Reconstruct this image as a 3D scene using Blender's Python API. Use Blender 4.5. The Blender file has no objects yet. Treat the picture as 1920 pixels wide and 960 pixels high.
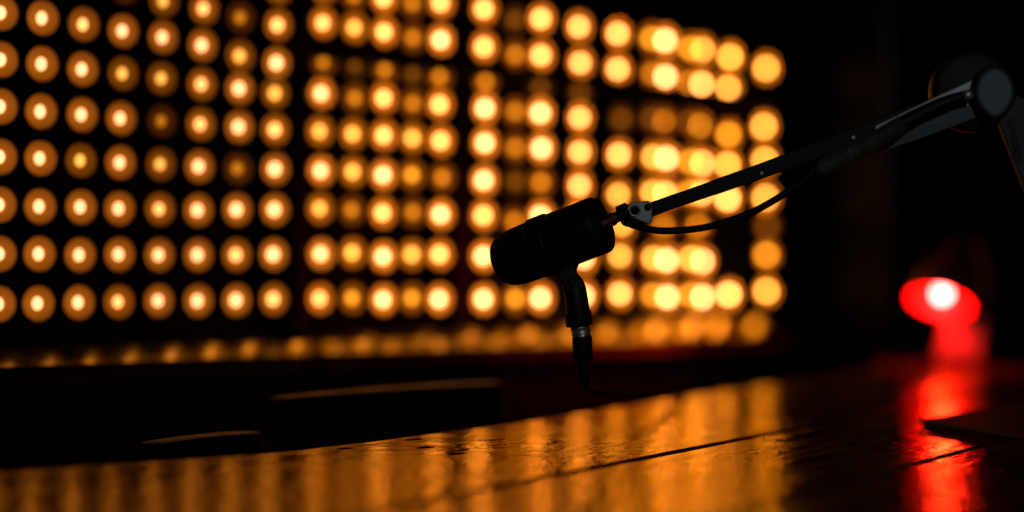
import bpy, bmesh, math, random
from mathutils import Vector, Matrix

random.seed(7)
SC = bpy.context.scene
COL = SC.collection

# ------------------------------------------------------------------ camera, world, exposure
F_PX = 85.0 / 36.0 * 1920.0          # focal length in pixels of the 1920x960 frame
TABLE_Z = 0.75
CAM_Z = TABLE_Z + 0.161
FOCUS = 2.0
cam_data = bpy.data.cameras.new('camera')
cam_data.lens = 85.0
cam_data.sensor_width = 36.0
cam_data.clip_start = 0.05
cam_data.dof.use_dof = True
cam_data.dof.focus_distance = FOCUS
FSTOP = 1.7
cam_data.dof.aperture_fstop = FSTOP
cam = bpy.data.objects.new('camera', cam_data)
cam.location = (0, 0, CAM_Z)
cam.rotation_euler = (math.radians(90), 0, 0)
COL.objects.link(cam)
SC.camera = cam

world = bpy.data.worlds.new('dark_room')
world.use_nodes = True
world.node_tree.nodes['Background'].inputs['Color'].default_value = (0.5, 0.6, 0.8, 1)
world.node_tree.nodes['Background'].inputs['Strength'].default_value = 0.0004
SC.world = world
SC.view_settings.view_transform = 'Standard'
SC.view_settings.look = 'None'
SC.view_settings.gamma = 1.0
SC.view_settings.use_curve_mapping = False
SC.view_settings.exposure = 0.0
try:
    SC.cycles.use_denoising = True
    SC.cycles.use_adaptive_sampling = False
    SC.cycles.sample_clamp_indirect = 4.0
    SC.cycles.max_bounces = 6
except Exception:
    pass

# added cool fill light, above and behind the camera, aimed at the boom arm
spot_data = bpy.data.lights.new('cool_fill_spot', 'SPOT')
spot_data.energy = 14.0
spot_data.color = (0.88, 0.95, 1.0)
spot_data.spot_size = math.radians(26)
spot_data.spot_blend = 0.6
spot_data.shadow_soft_size = 0.06
spot = bpy.data.objects.new('cool_fill_spot', spot_data)
spot.location = (0.55, -0.55, 1.75)
spot.rotation_euler = (Vector((0.36, 1.95, 1.02)) - Vector(spot.location)).to_track_quat('-Z', 'Y').to_euler()
COL.objects.link(spot)


# ------------------------------------------------------------------ helpers
def P(px, py, depth):
    """world point seen at a pixel of the frame, at a given distance along the view axis"""
    return Vector(((px - 960.0) * depth / F_PX, depth, CAM_Z - (py - 480.0) * depth / F_PX))


def T(px, py, z=TABLE_Z):
    """world point of the horizontal plane z seen at a pixel"""
    depth = F_PX * (CAM_Z - z) / (py - 480.0)
    return Vector(((px - 960.0) * depth / F_PX, depth, z))


# the lamp wall: a vertical plane that recedes to the right
WB = Vector(((70 - 960.0) * 2.25 / F_PX, 2.25, 0))
wd = Vector((3500 - 960.0, F_PX, 0)).normalized()     # along the wall, to the right and away
wn = Vector((wd.y, -wd.x, 0))                          # out of the wall, towards the room


def W(px, py, off=0.0):
    """point of the plane standing `off` in front of the lamp wall, seen at a pixel"""
    ray = Vector(((px - 960.0) / F_PX, 1.0, 0))
    depth = (wn.dot(WB) + off) / wn.dot(ray)
    return P(px, py, depth)


def wall_pt(s, off, z):
    q = WB + wd * s + wn * off
    return Vector((q.x, q.y, z))


def wall_s(p):
    return (Vector((p.x, p.y, 0)) - WB).dot(wd)


def tag(o, label=None, category=None, group=None, kind=None):
    if label: o['label'] = label
    if category: o['category'] = category
    if group: o['group'] = group
    if kind: o['kind'] = kind
    return o


def empty(name, loc, label, category, group=None):
    o = bpy.data.objects.new(name, None)
    o.empty_display_size = 0.02
    o.location = loc
    COL.objects.link(o)
    return tag(o, label, category, group)


def place(o, parent):
    COL.objects.link(o)
    if parent is not None:
        o.parent = parent
        m = Matrix.Identity(4)
        p = parent
        chain = []
        while p is not None:
            chain.append(p)
            p = p.parent
        for q in reversed(chain):
            m = m @ q.matrix_parent_inverse @ q.matrix_basis
        o.matrix_parent_inverse = m.inverted()
    return o


def mesh(name, verts, faces, mat, parent=None, smooth=False, bevel=0.0, seg=2, subsurf=0):
    verts = [Vector(v) for v in verts]
    c = Vector((0, 0, 0))
    lo = Vector([min(v[i] for v in verts) for i in range(3)])
    hi = Vector([max(v[i] for v in verts) for i in range(3)])
    c = (lo + hi) / 2
    me = bpy.data.meshes.new(name)
    me.from_pydata([v - c for v in verts], [], faces)
    bm = bmesh.new(); bm.from_mesh(me)
    bmesh.ops.recalc_face_normals(bm, faces=bm.faces)
    bm.to_mesh(me); bm.free()
    if smooth:
        for p in me.polygons: p.use_smooth = True
        try:
            me.set_sharp_from_angle(angle=math.radians(38))
        except Exception:
            pass
    me.materials.append(mat)
    o = bpy.data.objects.new(name, me)
    o.location = c
    place(o, parent)
    if bevel > 0:
        b = o.modifiers.new('bevel', 'BEVEL')
        b.width = bevel; b.segments = seg; b.limit_method = 'ANGLE'
    if subsurf:
        s = o.modifiers.new('subsurf', 'SUBSURF'); s.levels = subsurf; s.render_levels = subsurf
    return o


BOXF = [(0, 1, 3, 2), (4, 6, 7, 5), (0, 4, 5, 1), (2, 3, 7, 6), (0, 2, 6, 4), (1, 5, 7, 3)]


def box_between(a, b, side, up, ws, wu):
    """a bar from a to b, ws wide along side and wu along up"""
    out = []
    for end in (a, b):
        for i in (-1, 1):
            for j in (-1, 1):
                out.append(Vector(end) + Vector(side) * (ws / 2 * i) + Vector(up) * (wu / 2 * j))
    return out, BOXF


def lathe(profile, base, axis, n=32, up=None):
    """profile of (along axis, radius); closed where radius is 0"""
    axis = Vector(axis).normalized()
    u = axis.orthogonal().normalized()
    v = axis.cross(u)
    verts, rings, faces = [], [], []
    for a, r in profile:
        if r <= 1e-7:
            rings.append([len(verts)]); verts.append(Vector(base) + axis * a)
        else:
            ids = []
            for k in range(n):
                t = 2 * math.pi * k / n
                ids.append(len(verts))
                verts.append(Vector(base) + axis * a + (u * math.cos(t) + v * math.sin(t)) * r)
            rings.append(ids)
    for r0, r1 in zip(rings, rings[1:]):
        for k in range(n):
            k2 = (k + 1) % n
            if len(r0) == 1 and len(r1) == 1: continue
            if len(r0) == 1: faces.append((r0[0], r1[k], r1[k2]))
            elif len(r1) == 1: faces.append((r0[k], r1[0], r0[k2]))
            else: faces.append((r0[k], r1[k], r1[k2], r0[k2]))
    return verts, faces


def smooth_path(pts, n=10):
    pts = [Vector(p) for p in pts]
    out = []
    for i in range(len(pts) - 1):
        p0 = pts[max(i - 1, 0)]; p1 = pts[i]; p2 = pts[i + 1]; p3 = pts[min(i + 2, len(pts) - 1)]
        for k in range(n):
            t = k / n
            out.append(0.5 * ((2 * p1) + (p2 - p0) * t + (2 * p0 - 5 * p1 + 4 * p2 - p3) * t * t + (3 * p1 - p0 - 3 * p2 + p3) * t ** 3))
    out.append(pts[-1])
    return out


def tube(path, radius, n=12):
    rad = radius if callable(radius) else (lambda t: radius)
    verts, faces = [], []
    m = len(path)
    tang = [(path[min(i + 1, m - 1)] - path[max(i - 1, 0)]).normalized() for i in range(m)]
    u = tang[0].orthogonal().normalized()
    for i in range(m):
        u = (u - tang[i] * u.dot(tang[i])).normalized()
        v = tang[i].cross(u)
        for k in range(n):
            t = 2 * math.pi * k / n
            verts.append(path[i] + (u * math.cos(t) + v * math.sin(t)) * rad(i / (m - 1)))
    for i in range(m - 1):
        for k in range(n):
            k2 = (k + 1) % n
            faces.append((i * n + k, i * n + k2, (i + 1) * n + k2, (i + 1) * n + k))
    faces.append(tuple(range(n)))
    faces.append(tuple((m - 1) * n + k for k in reversed(range(n))))
    return verts, faces


def prism(front, back):
    """solid between two equal-length outlines"""
    n = len(front)
    verts = list(front) + list(back)
    faces = [tuple(range(n)), tuple(reversed(range(n, 2 * n)))]
    for k in range(n):
        k2 = (k + 1) % n
        faces.append((k, n + k, n + k2, k2))
    return verts, faces


def plate(pix, depth, thick, tilt=0.0):
    """upright plate: outline given as pixels at a depth, thick away from the viewer"""
    fr = [P(x, y, depth) for x, y in pix]
    bk = [v + Vector((0, thick, 0)) for v in fr]
    return prism(fr, bk)


# ------------------------------------------------------------------ materials
def material(name, base, rough=0.5, metal=0.0, spec=0.5, tint=None, coat=0.0, emit=None, noise=0.0, nscale=40.0, bump=0.0, bscale=200.0):
    m = bpy.data.materials.new(name)
    m.use_nodes = True
    nt = m.node_tree
    b = nt.nodes['Principled BSDF']
    b.inputs['Base Color'].default_value = (*base, 1)
    b.inputs['Roughness'].default_value = rough
    b.inputs['Metallic'].default_value = metal
    b.inputs['Specular IOR Level'].default_value = spec
    b.inputs['Coat Weight'].default_value = coat
    if tint: b.inputs['Specular Tint'].default_value = (*tint, 1)
    tc = None
    if noise or bump:
        tc = nt.nodes.new('ShaderNodeTexCoord')
    if noise:
        nz = nt.nodes.new('ShaderNodeTexNoise'); nz.inputs['Scale'].default_value = nscale
        nz.inputs['Detail'].default_value = 4
        nt.links.new(tc.outputs['Object'], nz.inputs['Vector'])
        mp = nt.nodes.new('ShaderNodeMapRange')
        mp.inputs['To Min'].default_value = max(0.02, rough - noise); mp.inputs['To Max'].default_value = min(1, rough + noise)
        nt.links.new(nz.outputs['Fac'], mp.inputs['Value'])
        nt.links.new(mp.outputs['Result'], b.inputs['Roughness'])
    if bump:
        nb = nt.nodes.new('ShaderNodeTexNoise'); nb.inputs['Scale'].default_value = bscale
        nt.links.new(tc.outputs['Object'], nb.inputs['Vector'])
        bp = nt.nodes.new('ShaderNodeBump'); bp.inputs['Strength'].default_value = bump; bp.inputs['Distance'].default_value = 0.001
        nt.links.new(nb.outputs['Fac'], bp.inputs['Height'])
        nt.links.new(bp.outputs['Normal'], b.inputs['Normal'])
    if emit:
        b.inputs['Emission Color'].default_value = (*emit[0], 1)
        b.inputs['Emission Strength'].default_value = emit[1]
    return m


def emitter(name, rgb):
    m = bpy.data.materials.new(name)
    m.use_nodes = True
    nt = m.node_tree
    nt.nodes.clear()
    e = nt.nodes.new('ShaderNodeEmission')
    s = max(rgb)
    e.inputs['Color'].default_value = (rgb[0] / s, rgb[1] / s, rgb[2] / s, 1)
    e.inputs['Strength'].default_value = s
    out = nt.nodes.new('ShaderNodeOutputMaterial')
    nt.links.new(e.outputs[0], out.inputs[0])
    return m


def wood_material(name, dark, light, rough, spec, tint, bump=0.35, gloss=None, ior=1.7):
    m = bpy.data.materials.new(name)
    m.use_nodes = True
    nt = m.node_tree; N = nt.nodes; L = nt.links
    b = N['Principled BSDF']
    tc = N.new('ShaderNodeTexCoord'); oi = N.new('ShaderNodeObjectInfo')
    add = N.new('ShaderNodeVectorMath'); add.operation = 'ADD'
    sc = N.new('ShaderNodeVectorMath'); sc.operation = 'SCALE'; sc.inputs[0].default_value = (3.1, 5.7, 0.0)
    L.new(oi.outputs['Random'], sc.inputs['Scale'])
    L.new(tc.outputs['Object'], add.inputs[0]); L.new(sc.outputs[0], add.inputs[1])

    def mapped(scale):
        mp = N.new('ShaderNodeMapping'); mp.inputs['Scale'].default_value = scale
        L.new(add.outputs[0], mp.inputs['Vector']); return mp.outputs[0]

    def noise(vec, detail=5, rough=0.6, dist=0.0):
        n = N.new('ShaderNodeTexNoise'); n.inputs['Scale'].default_value = 1.0
        n.inputs['Detail'].default_value = detail; n.inputs['Roughness'].default_value = rough
        n.inputs['Distortion'].default_value = dist
        L.new(vec, n.inputs['Vector']); return n.outputs['Fac']

    fine = noise(mapped((14, 420, 20)), 4, 0.65, 0.3)         # grain lines along the board
    broad = noise(mapped((5, 40, 8)), 4, 0.6, 0.6)            # broad figure
    wavy = noise(mapped((26, 34, 20)), 3, 0.5, 0.2)           # uneven, brushed varnish
    ramp = N.new('ShaderNodeValToRGB')
    ramp.color_ramp.elements[0].position = 0.32; ramp.color_ramp.elements[0].color = (*dark, 1)
    ramp.color_ramp.elements[1].position = 0.72; ramp.color_ramp.elements[1].color = (*light, 1)
    mixg = N.new('ShaderNodeMath'); mixg.operation = 'MULTIPLY_ADD'
    mixg.inputs[1].default_value = 0.45
    L.new(fine, mixg.inputs[0])
    half = N.new('ShaderNodeMath'); half.operation = 'MULTIPLY'; half.inputs[1].default_value = 0.6
    L.new(broad, half.inputs[0]); L.new(half.outputs[0], mixg.inputs[2])
    L.new(mixg.outputs[0], ramp.inputs['Fac'])
    # sparse dark knots and gouges, long along the grain
    vo = N.new('ShaderNodeTexVoronoi'); vo.inputs['Scale'].default_value = 1.0
    L.new(mapped((7.5, 15, 1)), vo.inputs['Vector'])
    knot = N.new('ShaderNodeMapRange'); knot.inputs['From Min'].default_value = 0.055; knot.inputs['From Max'].default_value = 0.11
    knot.inputs['To Min'].default_value = 1.0; knot.inputs['To Max'].default_value = 0.0
    L.new(vo.outputs['Distance'], knot.inputs['Value'])
    mixk = N.new('ShaderNodeMix'); mixk.data_type = 'RGBA'
    mixk.inputs['B'].default_value = (0.002, 0.001, 0.0005, 1)
    L.new(knot.outputs[0], mixk.inputs['Factor']); L.new(ramp.outputs['Color'], mixk.inputs['A'])
    L.new(mixk.outputs['Result'], b.inputs['Base Color'])
    spk = N.new('ShaderNodeMapRange'); spk.inputs['To Min'].default_value = spec; spk.inputs['To Max'].default_value = 0.02
    L.new(knot.outputs[0], spk.inputs['Value']); L.new(spk.outputs[0], b.inputs['Specular IOR Level'])
    rr = N.new('ShaderNodeMapRange'); rr.inputs['From Min'].default_value = 0.3; rr.inputs['From Max'].default_value = 0.7
    rr.inputs['To Min'].default_value = rough - 0.08; rr.inputs['To Max'].default_value = rough + 0.10
    L.new(broad, rr.inputs['Value']); L.new(rr.outputs[0], b.inputs['Roughness'])
    b.inputs['Specular Tint'].default_value = (*tint, 1)
    hs = N.new('ShaderNodeMath'); hs.operation = 'MULTIPLY_ADD'; hs.inputs[1].default_value = 0.35
    relief = noise(mapped((20, 120, 20)), 3, 0.6, 0.4)        # raised grain under the varnish
    L.new(relief, hs.inputs[0])
    ws = N.new('ShaderNodeMath'); ws.operation = 'MULTIPLY'; ws.inputs[1].default_value = 1.0
    L.new(wavy, ws.inputs[0]); L.new(ws.outputs[0], hs.inputs[2])
    kn = N.new('ShaderNodeMath'); kn.operation = 'MULTIPLY_ADD'; kn.inputs[1].default_value = -0.6
    L.new(knot.outputs[0], kn.inputs[0]); L.new(hs.outputs[0], kn.inputs[2])
    bp = N.new('ShaderNodeBump'); bp.inputs['Strength'].default_value = bump; bp.inputs['Distance'].default_value = 0.0022
    L.new(kn.outputs[0], bp.inputs['Height']); L.new(bp.outputs['Normal'], b.inputs['Normal'])
    if gloss:
        gl = N.new('ShaderNodeBsdfGlossy'); gl.inputs['Color'].default_value = (*gloss, 1)
        fr = N.new('ShaderNodeFresnel'); fr.inputs['IOR'].default_value = ior
        cut = N.new('ShaderNodeMath'); cut.operation = 'SUBTRACT'; cut.use_clamp = True
        kk = N.new('ShaderNodeMath'); kk.operation = 'MULTIPLY'; kk.inputs[1].default_value = 0.8
        L.new(knot.outputs[0], kk.inputs[0])
        L.new(fr.outputs[0], cut.inputs[0]); L.new(kk.outputs[0], cut.inputs[1])
        L.new(bp.outputs['Normal'], fr.inputs['Normal']); L.new(bp.outputs['Normal'], gl.inputs['Normal'])
        L.new(rr.outputs[0], gl.inputs['Roughness'])
        for l in list(b.inputs['Specular IOR Level'].links): L.remove(l)
        b.inputs['Specular IOR Level'].default_value = 0.0
        ms = N.new('ShaderNodeMixShader')
        L.new(cut.outputs[0], ms.inputs[0]); L.new(b.outputs[0], ms.inputs[1]); L.new(gl.outputs[0], ms.inputs[2])
        L.new(ms.outputs[0], N['Material Output'].inputs[0])
    return m


M_PANEL = material('matt_black_panel', (0.003, 0.0027, 0.0024), 0.7, spec=0.12, noise=0.1)
M_POST = material('dark_stained_post', (0.022, 0.010, 0.005), 0.5, spec=0.3, noise=0.1)
M_BEAM = material('black_beam', (0.004, 0.003, 0.002), 0.7, spec=0.15, noise=0.1)
M_SIDE = material('dark_brown_panelling', (0.006, 0.003, 0.0015), 0.28, spec=0.5, noise=0.08, nscale=6)
M_FLOOR = material('dark_floorboards', (0.008, 0.006, 0.004), 0.6, spec=0.2, noise=0.1)
M_CEIL = material('black_ceiling', (0.004, 0.004, 0.004), 0.9, spec=0.1, noise=0.05)
M_CUP = material('amber_reflector', (0.50, 0.34, 0.04), 0.45, metal=0.0, spec=0.6, tint=(1, 0.6, 0.25), noise=0.12, nscale=120)
M_CUP2 = material('brightened_amber_reflector', (0.70, 0.46, 0.06), 0.5, metal=0.0, spec=0.6, tint=(1, 0.6, 0.25), noise=0.12, nscale=120)  # same reflector, colour lightened so the lit rings outside the left bank look brighter
M_SILL = wood_material('varnished_sill', (0.03, 0.012, 0.004), (0.06, 0.025, 0.008), 0.2, 0.8, (1.0, 0.72, 0.25), 0.01, gloss=(1.0, 0.80, 0.16), ior=2.6)
M_TABLE = wood_material('varnished_table_board', (0.07, 0.020, 0.005), (0.26, 0.070, 0.015), 0.14, 0.9, (1.0, 0.78, 0.28), 0.55, gloss=(1.0, 0.80, 0.17))
M_CHAIR = wood_material('dark_chair_wood', (0.008, 0.004, 0.002), (0.02, 0.009, 0.004), 0.40, 0.35, (1, 0.85, 0.6), 0.1)
M_MIC = material('matt_black_metal', (0.006, 0.006, 0.006), 0.5, spec=0.3, noise=0.08, bump=0.15, bscale=900)
M_GRILLE = material('black_mesh_grille', (0.005, 0.005, 0.005), 0.65, spec=0.2, noise=0.08, bump=0.5, bscale=1400)
M_RUBBER = material('black_rubber', (0.005, 0.005, 0.005), 0.55, spec=0.35, noise=0.08)
M_BAR = material('black_painted_steel', (0.010, 0.009, 0.009), 0.55, spec=0.25, noise=0.1)
M_ALU = material('brushed_grey_aluminium', (0.46, 0.47, 0.48), 0.5, metal=0.5, spec=0.5, noise=0.15, nscale=60)
M_GREY = material('grey_painted_cap', (0.22, 0.25, 0.27), 0.6, spec=0.3, noise=0.12, nscale=50)
M_CHROME = material('worn_chrome', (0.62, 0.58, 0.54), 0.45, metal=0.8, noise=0.1, nscale=200)
M_BRASS = material('brass_thread', (0.55, 0.30, 0.12), 0.32, metal=1.0, noise=0.1, nscale=200)
M_REDSHADE = material('red_enamel', (0.75, 0.035, 0.025), 0.4, spec=0.4, noise=0.08)
M_DARKSHADE = material('dark_red_enamel_outside', (0.16, 0.022, 0.010), 0.22, spec=0.6, noise=0.08)
M_NOTE = material('black_laptop_shell', (0.012, 0.011, 0.011), 0.6, spec=0.3, noise=0.1)

# ------------------------------------------------------------------ the setting
L_END = wall_s(W(1494, 480))           # right end of the lamp wall
L_START = wall_s(W(-260, 480))
CEIL_Z = 2.6


def wall_box(name, s0, s1, o0, o1, z0, z1, mat, parent=None, bevel=0.0):
    v = [wall_pt(s, o, z) for s in (s0, s1) for o in (o0, o1) for z in (z0, z1)]
    return mesh(name, v, BOXF, mat, parent, bevel=bevel)


tag(wall_box('wall_back', L_START, L_END + 1.25, -0.10, 0.0, 0, CEIL_Z, M_PANEL), 'black panelled wall that carries the rows of amber lamps', 'wall', kind='structure')
tag(wall_box('wall_right', L_END + 1.20, L_END + 1.26, -0.10, 3.2, 0, CEIL_Z, M_PANEL), 'dark side wall beyond the far end of the table', 'wall', kind='structure')
tag(wall_box('trim_8', L_END, L_END + 0.30, 0.0, 0.155, 0, CEIL_Z, M_SIDE, bevel=0.004), 'dark brown pillar right of the lamp wall, catching faint reflections', 'pillar', kind='structure')
v = [Vector((x, y, z)) for x in (-2.6, 4.2) for y in (-0.9, 6.4) for z in (-0.05, 0)]
tag(mesh('floor', v, BOXF, M_FLOOR), 'dark floor below the table', 'floor', kind='structure')
v = [Vector((x, y, z)) for x in (-2.6, 4.2) for y in (-0.9, 6.4) for z in (CEIL_Z, CEIL_Z + 0.05)]
tag(mesh('ceiling', v, BOXF, M_CEIL), 'black ceiling of the room', 'ceiling', kind='structure')

# upright posts between the banks of lamps
PO = 0.020
post_px = [(567, 24), (868, 24), (1190, 18), (1484, 24)]
post_word = ['dark upright post between the left and second lamp banks', 'dark upright post between the second and third lamp banks',
             'dark upright post between the third and right lamp banks', 'black upright post at the right end of the lamp wall']
for i, (px, w) in enumerate(post_px):
    s0 = wall_s(W(px - w / 2, 300, PO)); s1 = wall_s(W(px + w / 2, 300, PO))
    o = wall_box('trim_%d' % (i + 1), s0, s1, 0.0, PO, CAM_Z - 0.079, CEIL_Z, M_POST if i < 3 else M_BEAM, bevel=0.002)
    tag(o, post_word[i], 'post', kind='structure')
# the dark cross beam in front of the right-hand banks
BO = 0.034
a0, a1, b0, b1 = W(560, 77, BO), W(560, 101, BO), W(1478, 183, BO), W(1478, 209, BO)
fr = [a0, a1, b1, b0]
bk = [p - wn * BO for p in fr]
tag(mesh('trim_5', *prism(fr, bk), M_BEAM, bevel=0.002), 'black cross beam running below the top two lamp rows', 'beam', kind='structure')
# bottom rail and the sloping varnished sill under the lamps
tag(wall_box('trim_6', L_START, L_END, 0.0, 0.006, CAM_Z - 0.079, CAM_Z - 0.062, M_BEAM, bevel=0.002), 'black bottom rail under the lowest row of lamps', 'rail', kind='structure')
SD = 0.10
sl, sr = W(-60, 692, 0.034), W(1488, 628, SD)
kb = CAM_Z - 0.079
q = [wall_pt(wall_s(sl), 0.0, kb), wall_pt(wall_s(sr), 0.0, kb), sr, sl]
q2 = [p - Vector((0, 0, 0.018)) for p in q]
tag(mesh('trim_7', *prism(q, q2), M_SILL, bevel=0.0008), 'glossy varnished sill board reflecting the bottom row of lamps', 'sill', kind='structure')

# ------------------------------------------------------------------ lamp banks
BRIGHT = {
    'b': (2.6, 0.98, 0.38), 'B': (2.1, 0.76, 0.20), 'm': (1.40, 0.54, 0.085),
    'M': (0.80, 0.28, 0.016), 'd': (0.46, 0.135, 0.006), 'v': (0.11, 0.030, 0.002)}
LOOK = {'b': 'glaring pale yellow', 'B': 'bright yellow', 'm': 'warm golden', 'M': 'softly glowing orange', 'd': 'dim orange', 'v': 'almost unlit brown'}
banks = [
    ('left bank', [
        [(1, 24, 'b'), (1, 112, 'b'), (0, 200, 'b'), (-1, 294, 'b'), (-2, 384, 'b'), (-2, 476, 'b'), (-3, 570, 'b')],
        [(78, 34, 'b'), (77, 120, 'b'), (75, 209, 'b'), (74, 297, 'b'), (73, 387, 'b'), (72, 476, 'b'), (70, 569, 'b')],
        [(155, 46, 'B'), (153, 130, 'b'), (152, 215, 'b'), (150, 301, 'm'), (150, 388, 'b'), (148, 478, 'b'), (146, 567, 'b')],
        [(232, -22, 'd'), (229, 58, 'b'), (229, 138, 'm'), (225, 222, 'b'), (224, 305, 'b'), (222, 391, 'b'), (222, 477, 'b'), (221, 566, 'B')],
        [(306, 2, 'm'), (304, 70, 'b'), (302, 147, 'm'), (302, 227, 'd'), (300, 308, 'm'), (298, 392, 'B'), (297, 478, 'b'), (296, 564, 'b')],
        [(381, 16, 'B'), (378, 85, 'b'), (377, 158, 'B'), (375, 233, 'B'), (372, 312, 'b'), (370, 394, 'b'), (370, 478, 'b'), (370, 564, 'b')],
        [(450, 33, 'd'), (449, 105, 'm'), (448, 166, 'b'), (447, 238, 'b'), (445, 316, 'd'), (443, 393, 'b'), (442, 478, 'B'), (442, 563, 'b')],
        [(521, -20, 'm'), (520, 47, 'B'), (518, 118, 'b'), (515, 175, 'm'), (515, 243, 'B'), (515, 317, 'b'), (514, 393, 'b'), (512, 477, 'b'), (512, 561, 'B')],
    ]),
    ('second bank', [
        [(606, -22, 'm'), (605, 43, 'B'), (606, 116, 'd'), (602, 175, 'b'), (599, 246, 'm'), (601, 320, 'b'), (599, 391, 'm'), (601, 476, 'b'), (599, 560, 'B')],
        [(663, -8, 'd'), (664, 52, 'm'), (665, 122, 'v'), (665, 184, 'd'), (661, 251, 'm'), (661, 322, 'm'), (659, 394, 'd'), (660, 474, 'm'), (660, 559, 'M')],
        [(719, -3, 'B'), (720, 60, 'B'), (721, 130, 'd'), (719, 184, 'B'), (719, 254, 'B'), (718, 328, 'b'), (717, 399, 'B'), (718, 481, 'b'), (718, 562, 'b')],
        [(773, 6, 'd'), (774, 71, 'd'), (774, 138, 'v'), (774, 194, 'd'), (773, 259, 'm'), (772, 328, 'M'), (774, 398, 'd'), (772, 477, 'm'), (772, 559, 'M')],
        [(826, 5, 'B'), (826, 75, 'b'), (824, 144, 'd'), (824, 196, 'B'), (826, 264, 'B'), (829, 333, 'd'), (826, 402, 'b'), (824, 477, 'B'), (823, 561, 'b')],
    ]),
    ('third bank', [
        [(907, 17, 'B'), (907, 88, 'B'), (910, 153, 'd'), (909, 203, 'b'), (909, 268, 'b'), (907, 338, 'b'), (906, 404, 'B'), (906, 480, 'b'), (906, 561, 'b')],
        [(965, 37, 'v'), (966, 103, 'd'), (966, 209, 'd'), (966, 277, 'd'), (966, 340, 'v'), (964, 415, 'd'), (966, 482, 'd'), (966, 560, 'M')],
        [(1014, 35, 'B'), (1014, 104, 'B'), (1013, 163, 'v'), (1013, 212, 'b'), (1015, 278, 'b'), (1014, 342, 'd'), (1013, 405, 'b'), (1013, 482, 'B'), (1013, 559, 'b')],
        [(1085, 50, 'B'), (1088, 118, 'B'), (1087, 172, 'v'), (1087, 221, 'B'), (1087, 285, 'B'), (1086, 348, 'B'), (1085, 402, 'B'), (1094, 484, 'b'), (1094, 555, 'b')],
        [(1158, 63, 'B'), (1158, 130, 'B'), (1165, 223, 'v'), (1160, 290, 'B'), (1159, 365, 'm'), (1166, 421, 'm'), (1162, 480, 'm'), (1162, 551, 'B')],
    ]),
    ('right bank', [
        [(1221, 72, 'M'), (1223, 138, 'd'), (1222, 222, 'v'), (1225, 294, 'm'), (1223, 361, 'm'), (1225, 484, 'm'), (1223, 553, 'M')],
        [(1247, 76, 'b'), (1247, 144, 'b'), (1243, 227, 'd'), (1249, 297, 'b'), (1247, 363, 'B'), (1244, 425, 'd'), (1250, 488, 'b'), (1251, 557, 'b')],
        [(1294, 91, 'M'), (1292, 155, 'd'), (1292, 229, 'v'), (1294, 303, 'M'), (1293, 361, 'M'), (1296, 485, 'm'), (1295, 553, 'M')],
        [(1316, 93, 'm'), (1315, 158, 'B'), (1309, 235, 'M'), (1315, 306, 'B'), (1314, 362, 'B'), (1308, 424, 'd'), (1315, 490, 'b'), (1316, 557, 'b')],
        [(1369, 107, 'm'), (1365, 166, 'm'), (1366, 252, 'M'), (1364, 309, 'm'), (1364, 372, 'B'), (1366, 552, 'B')],
        [(1436, 128, 'm'), (1432, 237, 'm'), (1434, 301, 'm'), (1435, 371, 'm'), (1438, 424, 'v'), (1437, 478, 'M'), (1437, 546, 'm')],
    ]),
]
CUP_R = 0.0165
BULB_OFF = 0.0115
cup_prof = [(0.0, 0.0), (0.0, 0.0040), (0.0012, 0.0078), (0.0040, 0.0118), (0.0080, 0.0144), (0.0135, CUP_R - 0.0004),
            (0.0138, CUP_R), (0.0105, CUP_R), (0.0050, 0.0144), (0.0, 0.0105), (-0.0003, 0.0)]
aim = (wn * 0.72 + Vector((0.0, -0.42, 0.0))).normalized()     # the lamps are swivelled a little towards the room
cv, cf = lathe(cup_prof, (0, 0, 0), aim, 24)
cup_me = bpy.data.meshes.new('reflector')
cup_me.from_pydata(cv, [], cf)
for p in cup_me.polygons: p.use_smooth = True
cup_me.materials.append(M_CUP)
cup_light = cup_me.copy(); cup_light.materials.clear(); cup_light.materials.append(M_CUP2)
bm = bmesh.new(); bmesh.ops.create_icosphere(bm, subdivisions=2, radius=1.0)
bulb_src = bpy.data.meshes.new('bulb'); bm.to_mesh(bulb_src); bm.free()
for p in bulb_src.polygons: p.use_smooth = True
bulb_cache = {}
K_BLUR = 85.0 / FSTOP / 1000.0 * F_PX
ORD = ['first', 'second', 'third', 'fourth', 'fifth', 'sixth', 'seventh', 'eighth', 'ninth']
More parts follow.
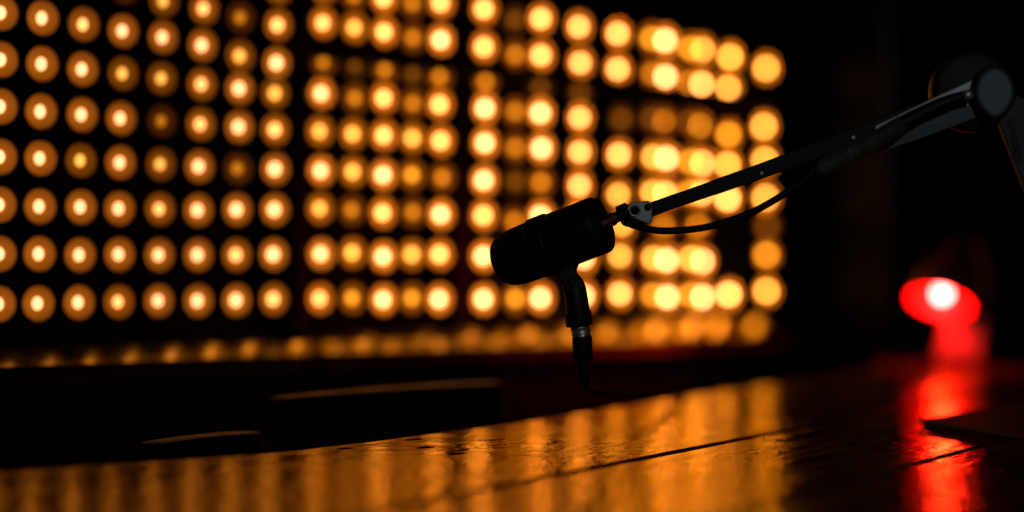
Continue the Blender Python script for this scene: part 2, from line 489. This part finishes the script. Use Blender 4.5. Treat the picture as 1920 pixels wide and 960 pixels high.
for bank, cols in banks:
    for ci, colm in enumerate(cols):
        n = len(colm)
        for ri, (px, py, c) in enumerate(colm):
            up = n - 1 - ri
            pos = W(px, py, 0.005 + BULB_OFF * wn.dot(aim))
            depth = pos.y
            far = min(1.0, max(0.0, (depth - 2.25) / 0.9))
            hgt = 0.0118 - 0.0018 * far                      # bulb height and width
            wid = 0.0090 + 0.0008 * far
            blur = K_BLUR * (1 / FOCUS - 1 / depth)
            gain = 1.0 / min(1.0, hgt * wid * (F_PX / depth) ** 2 / blur ** 2)
            gain *= 0.86 + 0.66 * (1.0 - far)
            rgb = BRIGHT[c]
            g = round(math.log(gain) / 0.18) * 0.18
            key = (c, round(g, 2))
            if key not in bulb_cache:
                me = bulb_src.copy()
                me.materials.clear()
                me.materials.append(emitter('lamp_glow', (rgb[0] * math.exp(g), rgb[1] * math.exp(g), rgb[2] * math.exp(g))))
                bulb_cache[key] = me
            label = '%s lamp, %s up from the sill, %s column, %s' % (LOOK[c], ORD[up], ORD[ci], bank)
            base = pos - aim * BULB_OFF
            e = empty('wall_lamp', base, label, 'lamp', 'lamps of the ' + bank)
            r = bpy.data.objects.new('reflector', cup_me if bank == 'left bank' else cup_light)
            near = min([abs(py - q[1]) for q in colm if q is not colm[ri]]) * depth / F_PX
            k = min(1.0, 0.5 * near / CUP_R)
            r.scale = (k, k, k)
            COL.objects.link(r); r.parent = e; r.location = aim * 0.0006
            b = bpy.data.objects.new('bulb', bulb_cache[key]); COL.objects.link(b); b.parent = e
            b.location = aim * BULB_OFF
            b.scale = (wid / 2, wid / 2, hgt / 2)

# ------------------------------------------------------------------ the table
gd = Vector((0.435, 0.90, 0)).normalized()      # along the boards
gn = Vector((gd.y, -gd.x, 0))
outline = [(-0.95, 1.28), (-0.62, 1.56), (-0.381, 1.80), (-0.29, 1.895), (-0.194, 2.00), (-0.10, 2.165), (0.0, 2.354), (0.071, 2.515), (0.228, 2.870),
           (0.347, 3.130), (0.439, 3.317), (0.52, 3.52), (0.555, 3.61), (0.59, 3.65), (0.64, 3.64), (1.10, 3.40), (1.25, 3.2), (0.72, 1.95), (0.35, 0.75), (-0.5, 0.45), (-1.15, 0.9)]
outline = [Vector((x, y, 0)) * (0.953 if i in range(2, 12) else 1.0) for i, (x, y) in enumerate(outline)]


def clip(poly, nrm, c, keep_less):
    out = []
    for i in range(len(poly)):
        a, b = poly[i], poly[(i + 1) % len(poly)]
        da, db = nrm.dot(a) - c, nrm.dot(b) - c
        if keep_less: da, db = -da, -db
        if da >= 0: out.append(a)
        if (da >= 0) != (db >= 0):
            out.append(a + (b - a) * (da / (da - db)))
    return out


table = empty('table', (0.15, 1.9, 0), 'glossy varnished plank table in front of the lamp wall', 'table')
seams = [-1.4, -0.7447, -0.533, -0.325, -0.115, 0.6]
ang = math.atan2(gd.y, gd.x)
GAP = 0.0034
for i in range(len(seams) - 1):
    poly = clip(outline, gn, seams[i] + GAP, False)
    poly = clip(poly, gn, seams[i + 1] - GAP, True)
    if len(poly) < 3: continue
    c = sum(poly, Vector()) / len(poly)
    me = bpy.data.meshes.new('plank')
    loc = [Vector(((p - c).dot(gd), -(p - c).dot(gn), 0)) for p in poly]
    dz = random.uniform(-0.0006, 0.0006)
    vs, fs = prism([v + Vector((0, 0, dz)) for v in loc], [v + Vector((0, 0, -0.034)) for v in loc])
    me.from_pydata(vs, [], fs)
    bb = bmesh.new(); bb.from_mesh(me); bmesh.ops.recalc_face_normals(bb, faces=bb.faces); bb.to_mesh(me); bb.free()
    me.materials.append(M_TABLE)
    o = bpy.data.objects.new('plank', me)
    o.location = (c.x, c.y, TABLE_Z); o.rotation_euler = (0, 0, ang)
    if i == 0:      # wide edge board tilted, outer edge proud: shaped to catch the lamps' reflections
        o.rotation_euler = (math.radians(1.5), 0, ang)
        o.location.z += math.sin(math.radians(1.5)) * (seams[1] - gn.dot(c))
    place(o, table)
    b = o.modifiers.new('bevel', 'BEVEL'); b.width = 0.0030; b.segments = 2; b.limit_method = 'ANGLE'
zt = TABLE_Z - 0.035
for x, y in ((-0.22, 1.60), (0.46, 2.95), (-0.6, 0.85), (0.95, 3.05)):
    v = [Vector((x + sx * 0.035, y + sy * 0.035, z)) for sx in (-1, 1) for sy in (-1, 1) for z in (0, zt)]
    mesh('leg', v, BOXF, M_CHAIR, table, bevel=0.004)
for a, b in (((-0.22, 1.60), (0.46, 2.95)), ((-0.6, 0.85), (0.95, 3.05))):
    pa, pb = Vector((*a, zt - 0.04)), Vector((*b, zt - 0.04))
    dd = (pb - pa).normalized(); pa += dd * 0.05; pb -= dd * 0.05
    mesh('apron', *box_between(pa, pb, dd.cross(Vector((0, 0, 1))), Vector((0, 0, 1)), 0.022, 0.078), M_CHAIR, table)


# ------------------------------------------------------------------ seats between table and sill
def seat_with_back(name, A, B, label, category, depth, seat_z=0.45):
    """A, B: ends of the top rail (top edge); the seat reaches towards the table"""
    A, B = Vector(A), Vector(B)
    d = (B - A); d.z = 0; w = d.length; d.normalize()
    fwd = Vector((d.y, -d.x, 0))
    top = (A.z + B.z) / 2
    mid = (A + B) / 2
    root = empty(name, (mid.x + fwd.x * depth / 2, mid.y + fwd.y * depth / 2, 0), label, category)
    up = Vector((0, 0, 1))
    # top rail, gently arched
    n = 10
    fr, bk = [], []
    for k in range(n + 1):
        t = k / n
        fr.append(A + (B - A) * t + fwd * 0.012 + up * (-0.0015 * (2 * t - 1) ** 2))
    for k in range(n + 1):
        t = 1 - k / n
        fr.append(A + (B - A) * t + fwd * 0.012 - up * 0.06)
    bk = [p - fwd * 0.024 for p in fr]
    mesh('top_rail', *prism(fr, bk), M_CHAIR, root, bevel=0.004)
    for s in (0.0, 1.0):
        p = A + d * (0.018 + (w - 0.036) * s)
        mesh('back_leg', *box_between(Vector((p.x, p.y, 0)), Vector((p.x, p.y, top - 0.06)), d, fwd, 0.03, 0.03), M_CHAIR, root, bevel=0.003)
        q = p + fwd * (depth - 0.03)
        mesh('front_leg', *box_between(Vector((q.x, q.y, 0)), Vector((q.x, q.y, seat_z - 0.03)), d, fwd, 0.03, 0.03), M_CHAIR, root, bevel=0.003)
    c = mid + fwd * (depth / 2)
    v, f = box_between(Vector((c.x, c.y, seat_z - 0.028)), Vector((c.x, c.y, seat_z)), d, fwd, w, depth + 0.02)
    mesh('seat', v, f, M_CHAIR, root, bevel=0.006)
    for t in (0.3, 0.5, 0.7):
        p = A + d * (w * t)
        mesh('back_slat', *box_between(Vector((p.x, p.y, seat_z)), Vector((p.x, p.y, top - 0.06)), d, fwd, 0.03, 0.012), M_CHAIR, root)
    return root


seat_with_back('chair', P(520, 741, 2.20), P(930, 713, 2.464), 'dark wooden chair whose long top rail shows below the sill', 'chair', 0.36)
seat_with_back('low_stool', P(278, 826, 1.985), P(474, 805, 2.105), 'dark low-backed stool whose short rail shows at the table edge', 'stool', 0.26)

# ------------------------------------------------------------------ microphone
FD = FOCUS
mic_front = P(942, 492, FD + 0.018)
mic_rear = P(1128, 420, FD - 0.020)
ax = (mic_rear - mic_front).normalized()
LEN = (mic_rear - mic_front).length
R = 0.0238
mic = empty('microphone', P(1080, 505, FD), 'black cylindrical broadcast microphone held tilted by the boom arm', 'microphone')
wl = LEN * 0.36
prof = [(-0.0055, 0.0), (-0.0052, R * 0.28), (-0.0040, R * 0.55), (-0.0015, R * 0.74), (0.002, R * 0.86), (0.007, R * 0.94), (0.013, R * 0.98), (0.021, R * 1.0), (wl, R * 1.01), (wl, 0)]
mesh('windscreen', *lathe(prof, mic_front, ax, 48), M_GRILLE, mic, smooth=True)
c0 = wl; c1 = wl + 0.016
prof = [(c0, 0), (c0, R * 1.03), (c0 + 0.0012, R * 1.07), (c1 - 0.0012, R * 1.07), (c1, R * 1.03), (c1, 0)]
mesh('collar', *lathe(prof, mic_front, ax, 48), M_MIC, mic, smooth=True)
prof = [(c1, 0), (c1, R * 0.99), (c1 + 0.002, R * 1.01), (LEN - 0.004, R * 1.01), (LEN - 0.001, R * 0.985), (LEN, R * 0.95), (LEN, R * 0.88), (LEN - 0.0015, R * 0.86), (LEN - 0.0015, 0)]
mesh('body', *lathe(prof, mic_front, ax, 48), M_MIC, mic, smooth=True)
prof = [(LEN - 0.003, 0), (LEN - 0.003, R * 0.62), (LEN + 0.001, R * 0.60), (LEN + 0.0018, R * 0.52), (LEN + 0.0018, 0)]
mesh('end_cap', *lathe(prof, mic_front, ax, 40), M_MIC, mic, smooth=True)
# small bumps of the body: a rear switch foot seen below the rim
mesh('rear_boss', *plate([(1098, 452), (1140, 438), (1152, 446), (1140, 462), (1122, 476), (1100, 482)], FD - 0.008, 0.016), M_MIC, mic, bevel=0.003)
# swivel neck under the body
fr = [(1036, 505), (1090, 486), (1080, 508), (1084, 514), (1095, 526), (1098, 545), (1057, 552), (1055, 535), (1046, 519)]
mesh('swivel_neck', *plate(fr, FD - 0.008, 0.016), M_MIC, mic, bevel=0.002)
mesh('pivot_screw', *lathe([(-0.0105, 0), (-0.0105, 0.0030), (-0.0095, 0.0038), (0.0105, 0.0038), (0.0105, 0)], P(1072, 528, FD), (0, 1, 0), 20), M_BAR, mic, smooth=True)
sa, sb = P(1077, 536, FD), P(1087, 611, FD)
sd = (sb - sa); sl_ = sd.length
px2m = FD / F_PX
prof = [(0, 0), (0, 20 * px2m), (0.002, 21 * px2m), (sl_ * 0.62, 22.5 * px2m), (sl_ * 0.66, 25 * px2m), (sl_ - 0.001, 25.5 * px2m), (sl_, 24.5 * px2m), (sl_, 0)]
mesh('socket_sleeve', *lathe(prof, sa, sd, 32), M_MIC, mic, smooth=True)

# its lead: metal plug collar, rubber boot and cable that drops over the far table edge
lead = empty('microphone_lead', P(1090, 640, FD), 'black cable lead with a silver collar plugged in under the microphone', 'cable')
ca, cb = P(1087, 610, FD), P(1091, 631, FD)
cl = (cb - ca).length
prof = [(0, 0), (0, 17 * px2m), (0.0008, 18 * px2m), (cl * 0.34, 18 * px2m), (cl * 0.40, 17 * px2m), (cl * 0.46, 18 * px2m), (cl * 0.8, 18 * px2m), (cl * 0.84, 16 * px2m), (cl, 16.5 * px2m), (cl, 0)]
mesh('plug_collar', *lathe(prof, ca, cb - ca, 32), M_CHROME, lead, smooth=True)
ba, bb_ = P(1091, 630, FD), P(1096, 712, FD + 0.004)
bl = (bb_ - ba).length
prof = [(0, 0), (0, 17.5 * px2m), (0.002, 18.5 * px2m), (bl * 0.55, 18.5 * px2m), (bl * 0.60, 15.5 * px2m)]
k = 0.62
while k < 0.97:
    prof += [(bl * k, 13.5 * px2m), (bl * (k + 0.025), 13.5 * px2m), (bl * (k + 0.027), 11.5 * px2m), (bl * (k + 0.045), 11.5 * px2m)]
    k += 0.05
prof += [(bl, 8 * px2m), (bl, 0)]
mesh('plug_boot', *lathe(prof, ba, bb_ - ba, 24), M_RUBBER, lead, smooth=True)
path = smooth_path([bb_ - (bb_ - ba).normalized() * 0.004, P(1098, 722, FD + 0.009), P(1108, 731, FD + 0.05), P(1148, 738, FD + 0.17), P(1200, 736, FD + 0.34), P(1262, 728, FD + 0.60), P(1296, 724, FD + 0.84),
                    Vector((0.235, 3.02, 0.70)), Vector((0.24, 3.06, 0.45)), Vector((0.24, 3.06, 0.12)), Vector((0.25, 3.05, 0.012)), Vector((0.30, 3.02, 0.006))], 8)
M_MATT = material('matt_black_jacket', (0.003, 0.003, 0.003), 0.9, spec=0.05, noise=0.05)
mesh('cable', *tube(path, 0.0030, 10), M_MATT, lead, smooth=True)

# ------------------------------------------------------------------ boom arm
ARM_E = 1.945        # distance of the elbow
arm = empty('boom_arm', (0.52, 1.93, TABLE_Z), 'black and grey jointed boom arm reaching in from the right', 'boom arm')
stud_a = mic_front + ax * (LEN - 0.004)
stud_b = P(1172, 400, FD - 0.022)
sdv = stud_b - stud_a
sL = sdv.length
prof = [(0, 0), (0, 0.0050), (sL * 0.42, 0.0050), (sL * 0.44, 0.0056), (sL * 0.60, 0.0056), (sL * 0.62, 0.0046), (sL, 0.0046), (sL, 0)]
mesh('threaded_stud', *lathe(prof, stud_a, sdv, 28), M_BRASS, arm, smooth=True)
prof = [(sL * 0.78, 0), (sL * 0.78, 0.0072), (sL * 0.82, 0.0082), (sL * 1.12, 0.0082), (sL * 1.16, 0.0074), (sL * 1.16, 0)]
mesh('stud_nut', *lathe(prof, stud_a, sdv, 12), M_BAR, arm)
BD = FD - 0.028
mesh('swivel_block', *plate([(1166, 392), (1176, 384), (1206, 378), (1222, 392), (1222, 412), (1200, 424), (1176, 426), (1164, 418)], BD + 0.003, 0.018), M_BAR, arm, bevel=0.003)
fr = []
for cx, cy, r, t0, t1 in ((1190, 394, 15, 100, 255), (1213, 387, 10, 255, 375), (1214, 410, 9, 375, 460)):
    for k in range(7):
        t = math.radians(t0 + (t1 - t0) * k / 6)
        fr.append((cx + r * math.cos(t), cy + r * math.sin(t)))
br = mesh('bracket_plate', *plate(fr, BD, 0.003), M_ALU, arm, bevel=0.0008)
for cx, cy, r in ((1190, 395, 11), (1215, 388, 6.5)):
    c = P(cx, cy, BD)
    if r > 8:
        mesh('washer', *lathe([(-0.0014, r * 0.75 * px2m), (-0.0016, r * 0.9 * px2m), (-0.0008, r * px2m), (0.0006, r * px2m), (0.0006, r * 0.75 * px2m), (-0.0014, r * 0.75 * px2m)], c, (0, 1, 0), 28), M_CHROME, br, smooth=True)
    rr = r * (0.72 if r > 8 else 1) * px2m
    mesh('bolt', *lathe([(-0.0042, 0), (-0.0040, rr * 0.4), (-0.0032, rr * 0.75), (-0.0016, rr * 0.98), (0.0006, rr), (0.0006, 0)], c, (0, 1, 0), 24), M_RUBBER, br, smooth=True)


def arm_depth(px):
    return BD + 0.006 + (ARM_E - BD) * (px - 1222) / (1850 - 1222)


def bar_poly(name, pix, thick, mat, back=0.0, bevel=0.001):
    fr = [P(x, y, arm_depth(x) + back) for x, y in pix]
    bk = [v + Vector((0, thick, 0)) for v in fr]
    return mesh(name, *prism(fr, bk), mat, arm, bevel=bevel)


bar = bar_poly('front_bar', [(1216, 381), (1405, 314), (1600, 240), (1780, 170), (1786, 200), (1600, 271), (1480, 318), (1400, 345), (1216, 408)], 0.010, M_BAR)
for x, y in ((1428, 325), (1600, 258)):
    c = P(x, y, arm_depth(x))
    mesh('rivet', *lathe([(-0.0012, 0), (-0.0010, 0.0014), (0.0006, 0.0022), (0.0006, 0)], c, (0, 1, 0), 14), M_ALU, bar, smooth=True)
# grey channel that widens into the elbow
ch = bar_poly('channel_face', [(1640, 236), (1756, 180), (1831, 146), (1846, 150), (1846, 188), (1834, 195), (1720, 240), (1640, 268)], 0.003, M_ALU, -0.006)
fr = [P(1640, 268, ARM_E + 0.006), P(1720, 238, ARM_E), P(1836, 194, ARM_E - 0.004), P(1836, 219, ARM_E + 0.001), P(1720, 262, ARM_E + 0.005), P(1640, 288, ARM_E + 0.010)]
mesh('channel_flange', *prism(fr, [p + Vector((0, 0.003, 0.002)) for p in fr]), M_GREY, arm, bevel=0.0006)
# elbow: dark round friction housing, teardrop cover with a black rim
ec = P(1826, 170, ARM_E + 0.004)
mesh('elbow_housing', *lathe([(0.0, 0), (0.0, 0.028), (0.0015, 0.0315), (0.004, 0.033), (0.024, 0.033), (0.027, 0.031), (0.028, 0.0)], ec, (0, 1, 0), 48), M_BAR, arm, smooth=True)


def teardrop(cx, cy, rx, ry, grow):
    out = []
    for k in range(40):
        t = 2 * math.pi * k / 40
        x = math.cos(t); y = math.sin(t)
        s = 1.0 if y < 0 else 1.0 - 0.34 * y ** 2       # narrows to the bottom
        out.append((cx + (rx + grow) * x * s, cy + (ry + grow) * y))
    return out


mesh('elbow_rim', *plate(teardrop(1866, 174, 33, 44, 8), ARM_E - 0.016, 0.022), M_RUBBER, arm, bevel=0.002)
mesh('elbow_cap', *plate(teardrop(1866, 174, 33, 44, 0), ARM_E - 0.0185, 0.006), M_GREY, arm, bevel=0.0025, seg=3)
# lower arm, down to its clamp on the table beyond the frame
lo = [(1872, 226), (1904, 176), (1934, 190), (2140, 700), (2140, 800), (2096, 800)]
M_LOWER = material('dark_grey_painted_arm', (0.06, 0.07, 0.075), 0.6, spec=0.3, noise=0.1)
la = mesh('lower_arm', *plate(lo, ARM_E - 0.004, 0.012), M_LOWER, arm, bevel=0.0015)
sl0 = [(1889, 226), (1894, 220), (1901, 222), (1918, 300), (1913, 306), (1906, 302)]
mesh('slot', *plate(sl0, ARM_E - 0.0052, 0.002), M_RUBBER, la)
cpos = T(2118, 850)
pb = Vector((P(2118, 800, ARM_E).x, ARM_E + 0.002, TABLE_Z))
mesh('base', *lathe([(0.0, 0), (0.0, 0.045), (0.004, 0.048), (0.012, 0.046), (0.016, 0.020), (0.060, 0.014), (0.060, 0)], pb, (0, 0, 1), 40), M_BAR, arm, smooth=True)

# braided sleeve with the cable that loops down to the bracket
ac = empty('arm_cable', P(1535, 318, 1.95), 'black cable looping below the boom arm out of a braided sleeve', 'cable')
SD0 = 1.938
sp = smooth_path([P(1534, 318, SD0 + 0.004), P(1570, 300, SD0), P(1604, 284, SD0 - 0.001), P(1650, 258, SD0 - 0.002), P(1710, 222, SD0 - 0.004), P(1770, 193, SD0 - 0.006), P(1815, 178, SD0 - 0.006)], 12)


def sleeve_r(t):
    a = min(1.0, t / 0.10); b = min(1.0, max(0.0, (1 - t) / 0.45))
    return (9.5 + 6.5 * math.sin(a * math.pi / 2) - 6.0 * (1 - b)) * px2m


M_BRAID = bpy.data.materials.new('braided_nylon')
M_BRAID.use_nodes = True
nt = M_BRAID.node_tree
pb_ = nt.nodes['Principled BSDF']
pb_.inputs['Base Color'].default_value = (0.11, 0.10, 0.08, 1); pb_.inputs['Roughness'].default_value = 0.4
sleeve_core = mesh('braided_sleeve', *tube(sp, lambda t: sleeve_r(t) * 0.94, 16), M_RUBBER, ac, smooth=True)
# the strands of the braid: thin helices round the sleeve, both ways
vs, fs = [], []
m = len(sp)
tang = [(sp[min(i + 1, m - 1)] - sp[max(i - 1, 0)]).normalized() for i in range(m)]
SUB = 150
for hand in (-1, 1):
    for strand in range(9):
        path = []
        for k in range(SUB + 1):
            t = k / SUB * 0.62
            x = t * (m - 1); i = min(int(x), m - 2); f = x - i
            c = sp[i].lerp(sp[i + 1], f); tg = tang[i].lerp(tang[i + 1], f).normalized()
            u = tg.cross(Vector((0, 1, 0))).normalized(); w = tg.cross(u)
            a = hand * 2 * math.pi * (k / SUB * 7) + 2 * math.pi * strand / 9
            r = sleeve_r(t) * (1.0 + 0.05 * math.sin(a * 4.5))
            path.append(c + (u * math.cos(a) + w * math.sin(a)) * r)
        tv, tf = tube(path, 0.00042, 4)
        o = len(vs); vs += tv; fs += [tuple(x + o for x in f) for f in tf]
br = mesh('braid_strands', vs, fs, M_BRAID, sleeve_core)
br['kind'] = 'stuff'
mesh('sleeve_cuff', *tube([P(1528, 323, SD0 + 0.004), P(1536, 317, SD0 + 0.004), P(1547, 309, SD0 + 0.003)], 12.5 * px2m, 18), M_RUBBER, ac, bevel=0.001)
mesh('sleeve_bolt', *lathe([(-0.006, 0), (-0.0058, 0.0022), (-0.0045, 0.0038), (-0.003, 0.0044), (0.006, 0.0044), (0.006, 0)], P(1814, 179, SD0 - 0.008), (0, 1, 0), 20), M_CHROME, ac, smooth=True)
cp = smooth_path([P(1538, 315, SD0 + 0.005), P(1510, 334, SD0 + 0.006), P(1465, 368, SD0 + 0.010), P(1400, 403, SD0 + 0.014), P(1330, 425, SD0 + 0.020), P(1260, 433, SD0 + 0.026), P(1215, 430, SD0 + 0.030), P(1182, 420, SD0 + 0.034)], 10)
mesh('cable', *tube(cp, 6.6 * px2m, 14), M_RUBBER, ac, smooth=True)

# ------------------------------------------------------------------ red desk lamp at the far end of the table
LD = 3.50
lamp = empty('desk_lamp', Vector(((1795 - 960) * LD / F_PX, LD, TABLE_Z)), 'small desk lamp with a glowing red bell shade at the far table end', 'lamp')
lp = LD / F_PX
op = P(1763, 567, LD - 0.085)                       # centre of the shade opening
axis = Vector((0.31, 0.46, 1.0)).normalized()      # from the opening up into the shade, tipped towards the viewer
RO = 0.046
outer = [(0.0, RO), (0.004, RO * 0.985), (0.022, RO * 0.93), (0.040, RO * 0.82), (0.056, RO * 0.64), (0.067, RO * 0.42), (0.072, RO * 0.26), (0.090, RO * 0.22), (0.093, RO * 0.18), (0.093, 0)]
mesh('shade', *lathe(outer, op, axis, 48), M_DARKSHADE, lamp, smooth=True)
inner = [(-0.0005, RO), (-0.0008, RO * 0.96), (0.020, RO * 0.89), (0.037, RO * 0.78), (0.052, RO * 0.60), (0.062, RO * 0.38), (0.065, 0)]
mesh('shade_lining', *lathe(inner, op, axis, 48), M_REDSHADE, lamp, smooth=True)
M_REDBULB = emitter('red_bulb_glow', (190.0, 5.5, 5.0))
bc = op + axis * 0.014
mesh('bulb', *lathe([(-0.010, 0), (-0.0093, 0.004), (-0.007, 0.0075), (-0.003, 0.0098), (0.002, 0.010), (0.007, 0.0085), (0.012, 0.006), (0.02, 0.005), (0.02, 0)], bc, axis, 24), M_REDBULB, lamp, smooth=True)
mesh('bulb_socket', *lathe([(0.040, 0), (0.040, 0.008), (0.066, 0.009), (0.066, 0)], op, axis, 20), M_DARKSHADE, lamp, smooth=True)


def lbox(name, x0, x1, y0, y1, d0, d1, mat, lean=0.0, bevel=0.003):
    fr = [P(x0, y1, d0), P(x1, y1, d0), P(x1 + lean, y0, d0), P(x0 + lean, y0, d0)]
    bk = [p + Vector((0, d1 - d0, 0)) for p in fr]
    return mesh(name, *prism(fr, bk), mat, lamp, bevel=bevel)


zb = T(1795, 683)
M_NECK = material('red_lamp_body', (0.80, 0.22, 0.17), 0.4, spec=0.5, noise=0.08)
BDY = LD - 0.04
bx0 = Vector(((1797 - 960) * BDY / F_PX, BDY, TABLE_Z))
hw, hd = 0.036, 0.030
v = [bx0 + Vector((x * hw, y * hd, z)) for x in (-1, 1) for y in (-1, 1) for z in (0.0, 0.012)]
mesh('base', v, BOXF, M_DARKSHADE, lamp, bevel=0.003)
v = []
for x in (-1, 1):
    for y in (-1, 1):
        for z in (0.012, 0.070):
            v.append(bx0 + Vector((x * (hw - 0.006) + (z - 0.012) * 0.18, y * (hd - 0.010) + 0.010, z)))
body = mesh('body', v, BOXF, M_NECK, lamp, bevel=0.004)
# arm behind the body that carries the shade
top = op + axis * 0.090
pth = smooth_path([bx0 + Vector((0.028, 0.016, 0.060)), bx0 + Vector((0.046, 0.034, 0.12)), bx0 + Vector((0.035, 0.050, 0.185)), top + Vector((0.010, 0.006, 0.010)), top], 8)
mesh('neck', *tube(pth, 0.0055, 12), M_DARKSHADE, lamp, smooth=True)

# ------------------------------------------------------------------ closed laptop on a low stand at the right edge
p0 = P(1719, 787, 2.274)
e1 = Vector((0.256, -0.967, 0.0)).normalized()
e2 = Vector((0.95, 0.25, 0.135)); e2 = (e2 - e1 * e2.dot(e1)).normalized()
en = e2.cross(e1) ; en = en if en.z > 0 else -en
lap = empty('laptop', Vector((p0.x + 0.15, p0.y - 0.1, TABLE_Z)), 'closed black laptop tilted on a stand at the right of the table', 'laptop')


def slab(name, u0, u1, w0, w1, h0, h1, mat, bevel):
    v = [p0 + e1 * u + e2 * w + en * h for u in (u0, u1) for w in (w0, w1) for h in (h0, h1)]
    return mesh(name, v, BOXF, mat, lap, bevel=bevel)


slab('lid', 0, 0.30, 0, 0.21, -0.0036, 0.0, M_NOTE, 0.0012)
slab('base', 0.002, 0.298, 0.004, 0.208, -0.0085, -0.0042, M_NOTE, 0.0012)
for w in (0.05, 0.17):
    for u in (0.04, 0.26):
        t = p0 + e1 * u + e2 * w - en * 0.0083
        mesh('stand_foot', *lathe([(0, 0), (0, 0.008), (t.z - TABLE_Z, 0.006), (t.z - TABLE_Z, 0)], Vector((t.x, t.y, TABLE_Z)), (0, 0, 1), 16), M_RUBBER, lap)
